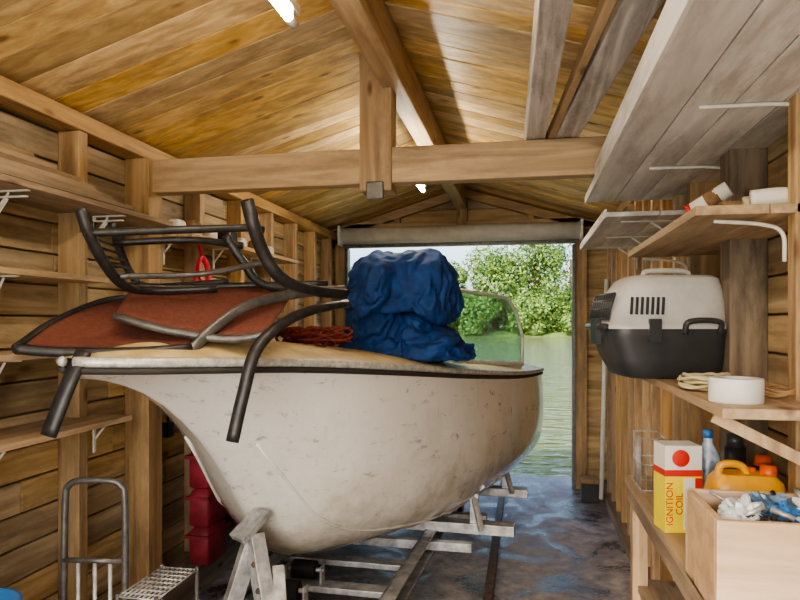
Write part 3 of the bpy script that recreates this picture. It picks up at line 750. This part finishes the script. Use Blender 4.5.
b.obj(bevel=.003)
b=MB('shelf_clutter')
for (y,s,m) in ((3.05,.05,M_white),(3.2,.06,M_brown),(3.4,.05,M_white),(3.62,.07,M_black),(3.8,.05,M_white),(4.05,.06,M_brown),(4.25,.05,M_white)):
    rbox(b,(-1.78,y,1.952),s*.7,s*.9,s*1.6,m)
b.obj()
ht=MB('hand_truck')
fr=cr([(-1.60,1.98,.06),(-1.60,1.99,.5),(-1.60,2.0,.86),(-1.585,2.0,.92),(-1.54,2.0,.94),(-1.44,2.02,.94),(-1.40,2.03,.92),(-1.385,2.03,.86),(-1.385,2.03,.5),(-1.385,2.02,.06)],5)
ht.tube(fr,.012,M_gymetal,10)
for x in (-1.55,-1.49,-1.435): ht.tube([(x,1.995+(x+1.6)*.14,.06),(x,1.995+(x+1.6)*.14,.66)],.007,M_galv,8)
for z in (.25,.50,.66): ht.tube([(-1.60,1.99,z),(-1.385,2.02,z)],.010,M_gymetal,8)
for x,y in ((-1.64,2.0),(-1.355,2.05)): ht.tube([(x-.015,y,.09),(x+.015,y,.09)],.09,M_rubber,18)
ht.tube([(-1.66,2.0,.09),(-1.34,2.05,.09)],.01,M_galv,8)
ht.box((-1.62,1.82,.045),(-1.37,2.0,.055),M_gymetal); ht.obj()
b=MB('wire_rack')
x0,x1,y0,y1,z=-1.31,-1.17,1.88,2.14,.60
for i in range(9):
    f=i/8; b.tube([(x0+(x1-x0)*f,y0,z),(x0+(x1-x0)*f,y1,z)],.003,M_galv,6); b.tube([(x0,y0+(y1-y0)*f,z),(x1,y0+(y1-y0)*f,z)],.003,M_galv,6)
for x in (x0,x1):
    for y in (y0,y1): b.tube([(x,y,0),(x,y,z+.01)],.007,M_gymetal,8)
for zz in (.3,.05): b.tube([(x0,y0,zz),(x1,y0,zz),(x1,y1,zz),(x0,y1,zz)],.006,M_galv,6,closed=True)
b.obj()
b=MB('blue_bucket'); b.lathe([(0,0),(.10,0),(.13,.30),(.138,.30),(.138,.315),(.125,.315),(.095,.02),(0,.02)],M_bluep,Matrix.Translation((-1.62,1.62,.34)),28)
b.lathe([(0,.0),(.15,.0),(.15,.34),(0,.34)],W_shelfdk,Matrix.Translation((-1.62,1.62,0)),8); b.obj()
# ------------------------------------------------------------------ outside
b=MB('lake_water'); b.add([(-120,YE+.36,-.25),(90,YE+.36,-.25),(90,82,-.25),(-120,82,-.25)],[(0,1,2,3)],M_water); b.obj()
b=MB('ground'); b.add([(-60,-30,-.45),(60,-30,-.45),(60,YE+.3,-.45),(-60,YE+.3,-.45)],[(0,1,2,3)],M_grass); b.obj()
b=MB('far_bank'); rows=[[Vector((x,y,z+.25*noise.noise(Vector((x*.1,y,0))))) for x in range(-130,100,5)] for y,z in ((78,-.7),(81,.2),(86,.6),(140,1.0))]
b.grid(rows,M_grass,True,True); b.obj()
def tree(x,y,h,w,seed):
    rnd=random.Random(seed); b=MB('tree')
    b.tube([(x,y,0),(x+.1,y,h*.35),(x,y,h*.7)],w*.05,M_bark,8,r2=w*.02)
    blobs=[]
    for i in range(18):
        a=rnd.uniform(0,6.28); rr=w*.42*rnd.random()**.5; zz=h*rnd.uniform(.10,.86); sh=1-.5*max(0,zz/h-.4)
        blobs.append((Vector((x+math.cos(a)*rr*sh,y+math.sin(a)*rr*sh,zz)),rnd.uniform(.16,.26)*w))
    vs=[];fs=[]
    for c,r in blobs:
        for k in range(420):
            d=Vector((rnd.gauss(0,1),rnd.gauss(0,1),rnd.gauss(0,1))).normalized()
            p=c+d*r*rnd.uniform(.8,1.05); p.z=max(p.z,.1)
            n=(d+Vector((rnd.uniform(-.6,.6),rnd.uniform(-.6,.6),rnd.uniform(-.2,.9)))).normalized()
            t=n.orthogonal().normalized(); u=n.cross(t); s=rnd.uniform(.12,.28); a=rnd.uniform(0,6.28)
            t2=t*math.cos(a)+u*math.sin(a); u2=n.cross(t2)
            o=len(vs); vs+=[p-t2*s,p-u2*s*.6,p+t2*s,p+u2*s*.6]; fs.append((o,o+1,o+2,o+3))
    b.add(vs,fs,M_leaf); b.obj()
k=0
for x in range(-34,34,5):
    h=11.2+1.0*math.sin(x*.5)+(2.0 if x>-8 else -2.6)
    tree(x+R(-1,1),84+R(-1,2),h,R(8,10) if x>-8 else R(6,7.5),k); k+=1
for x in range(-30,30,5):
    tree(x+R(-1,1),81.5,R(4,5.5),R(6,8),50+k); k+=1
# ------------------------------------------------------------------ light
w=bpy.data.worlds.new('World'); sc.world=w; w.use_nodes=True; nt=w.node_tree
sky=nt.nodes.new('ShaderNodeTexSky'); sky.sky_type='NISHITA'; sky.sun_disc=False; sky.sun_elevation=math.radians(40); sky.sun_rotation=math.radians(200); sky.dust_density=4
bg=nt.nodes['Background']; nt.links.new(sky.outputs[0],bg.inputs[0]); bg.inputs[1].default_value=.52
s=bpy.data.lights.new('sun','SUN'); s.energy=6.5; s.angle=math.radians(1.5); s.color=(1,.93,.8); so=bpy.data.objects.new('sun',s); COL.objects.link(so); so.rotation_euler=(math.radians(48),0,math.radians(-35))
def area(name,loc,rot,sx,sy,e,col):
    l=bpy.data.lights.new(name,'AREA'); l.shape='RECTANGLE'; l.size=sx; l.size_y=sy; l.energy=e; l.color=col
    o=bpy.data.objects.new(name,l); COL.objects.link(o); o.location=loc; o.rotation_euler=rot; return o
area('rear_fill_light',(-.55,-1.7,1.3),(math.radians(90),0,0),2.3,2.2,58,(1,.98,.95))  # added area lamp behind the camera, fills the interior
c=bpy.data.cameras.new('camera'); o=bpy.data.objects.new('camera',c); COL.objects.link(o)
c.sensor_width=36; c.lens=28.8; c.shift_y=.0275; c.clip_start=.02; c.clip_end=500
o.location=(0,0,1.5); o.rotation_euler=(math.pi/2,0,math.atan(125/640)); sc.camera=o
sc.view_settings.view_transform='AgX'; sc.view_settings.look='AgX - Medium High Contrast'; sc.view_settings.exposure=.25
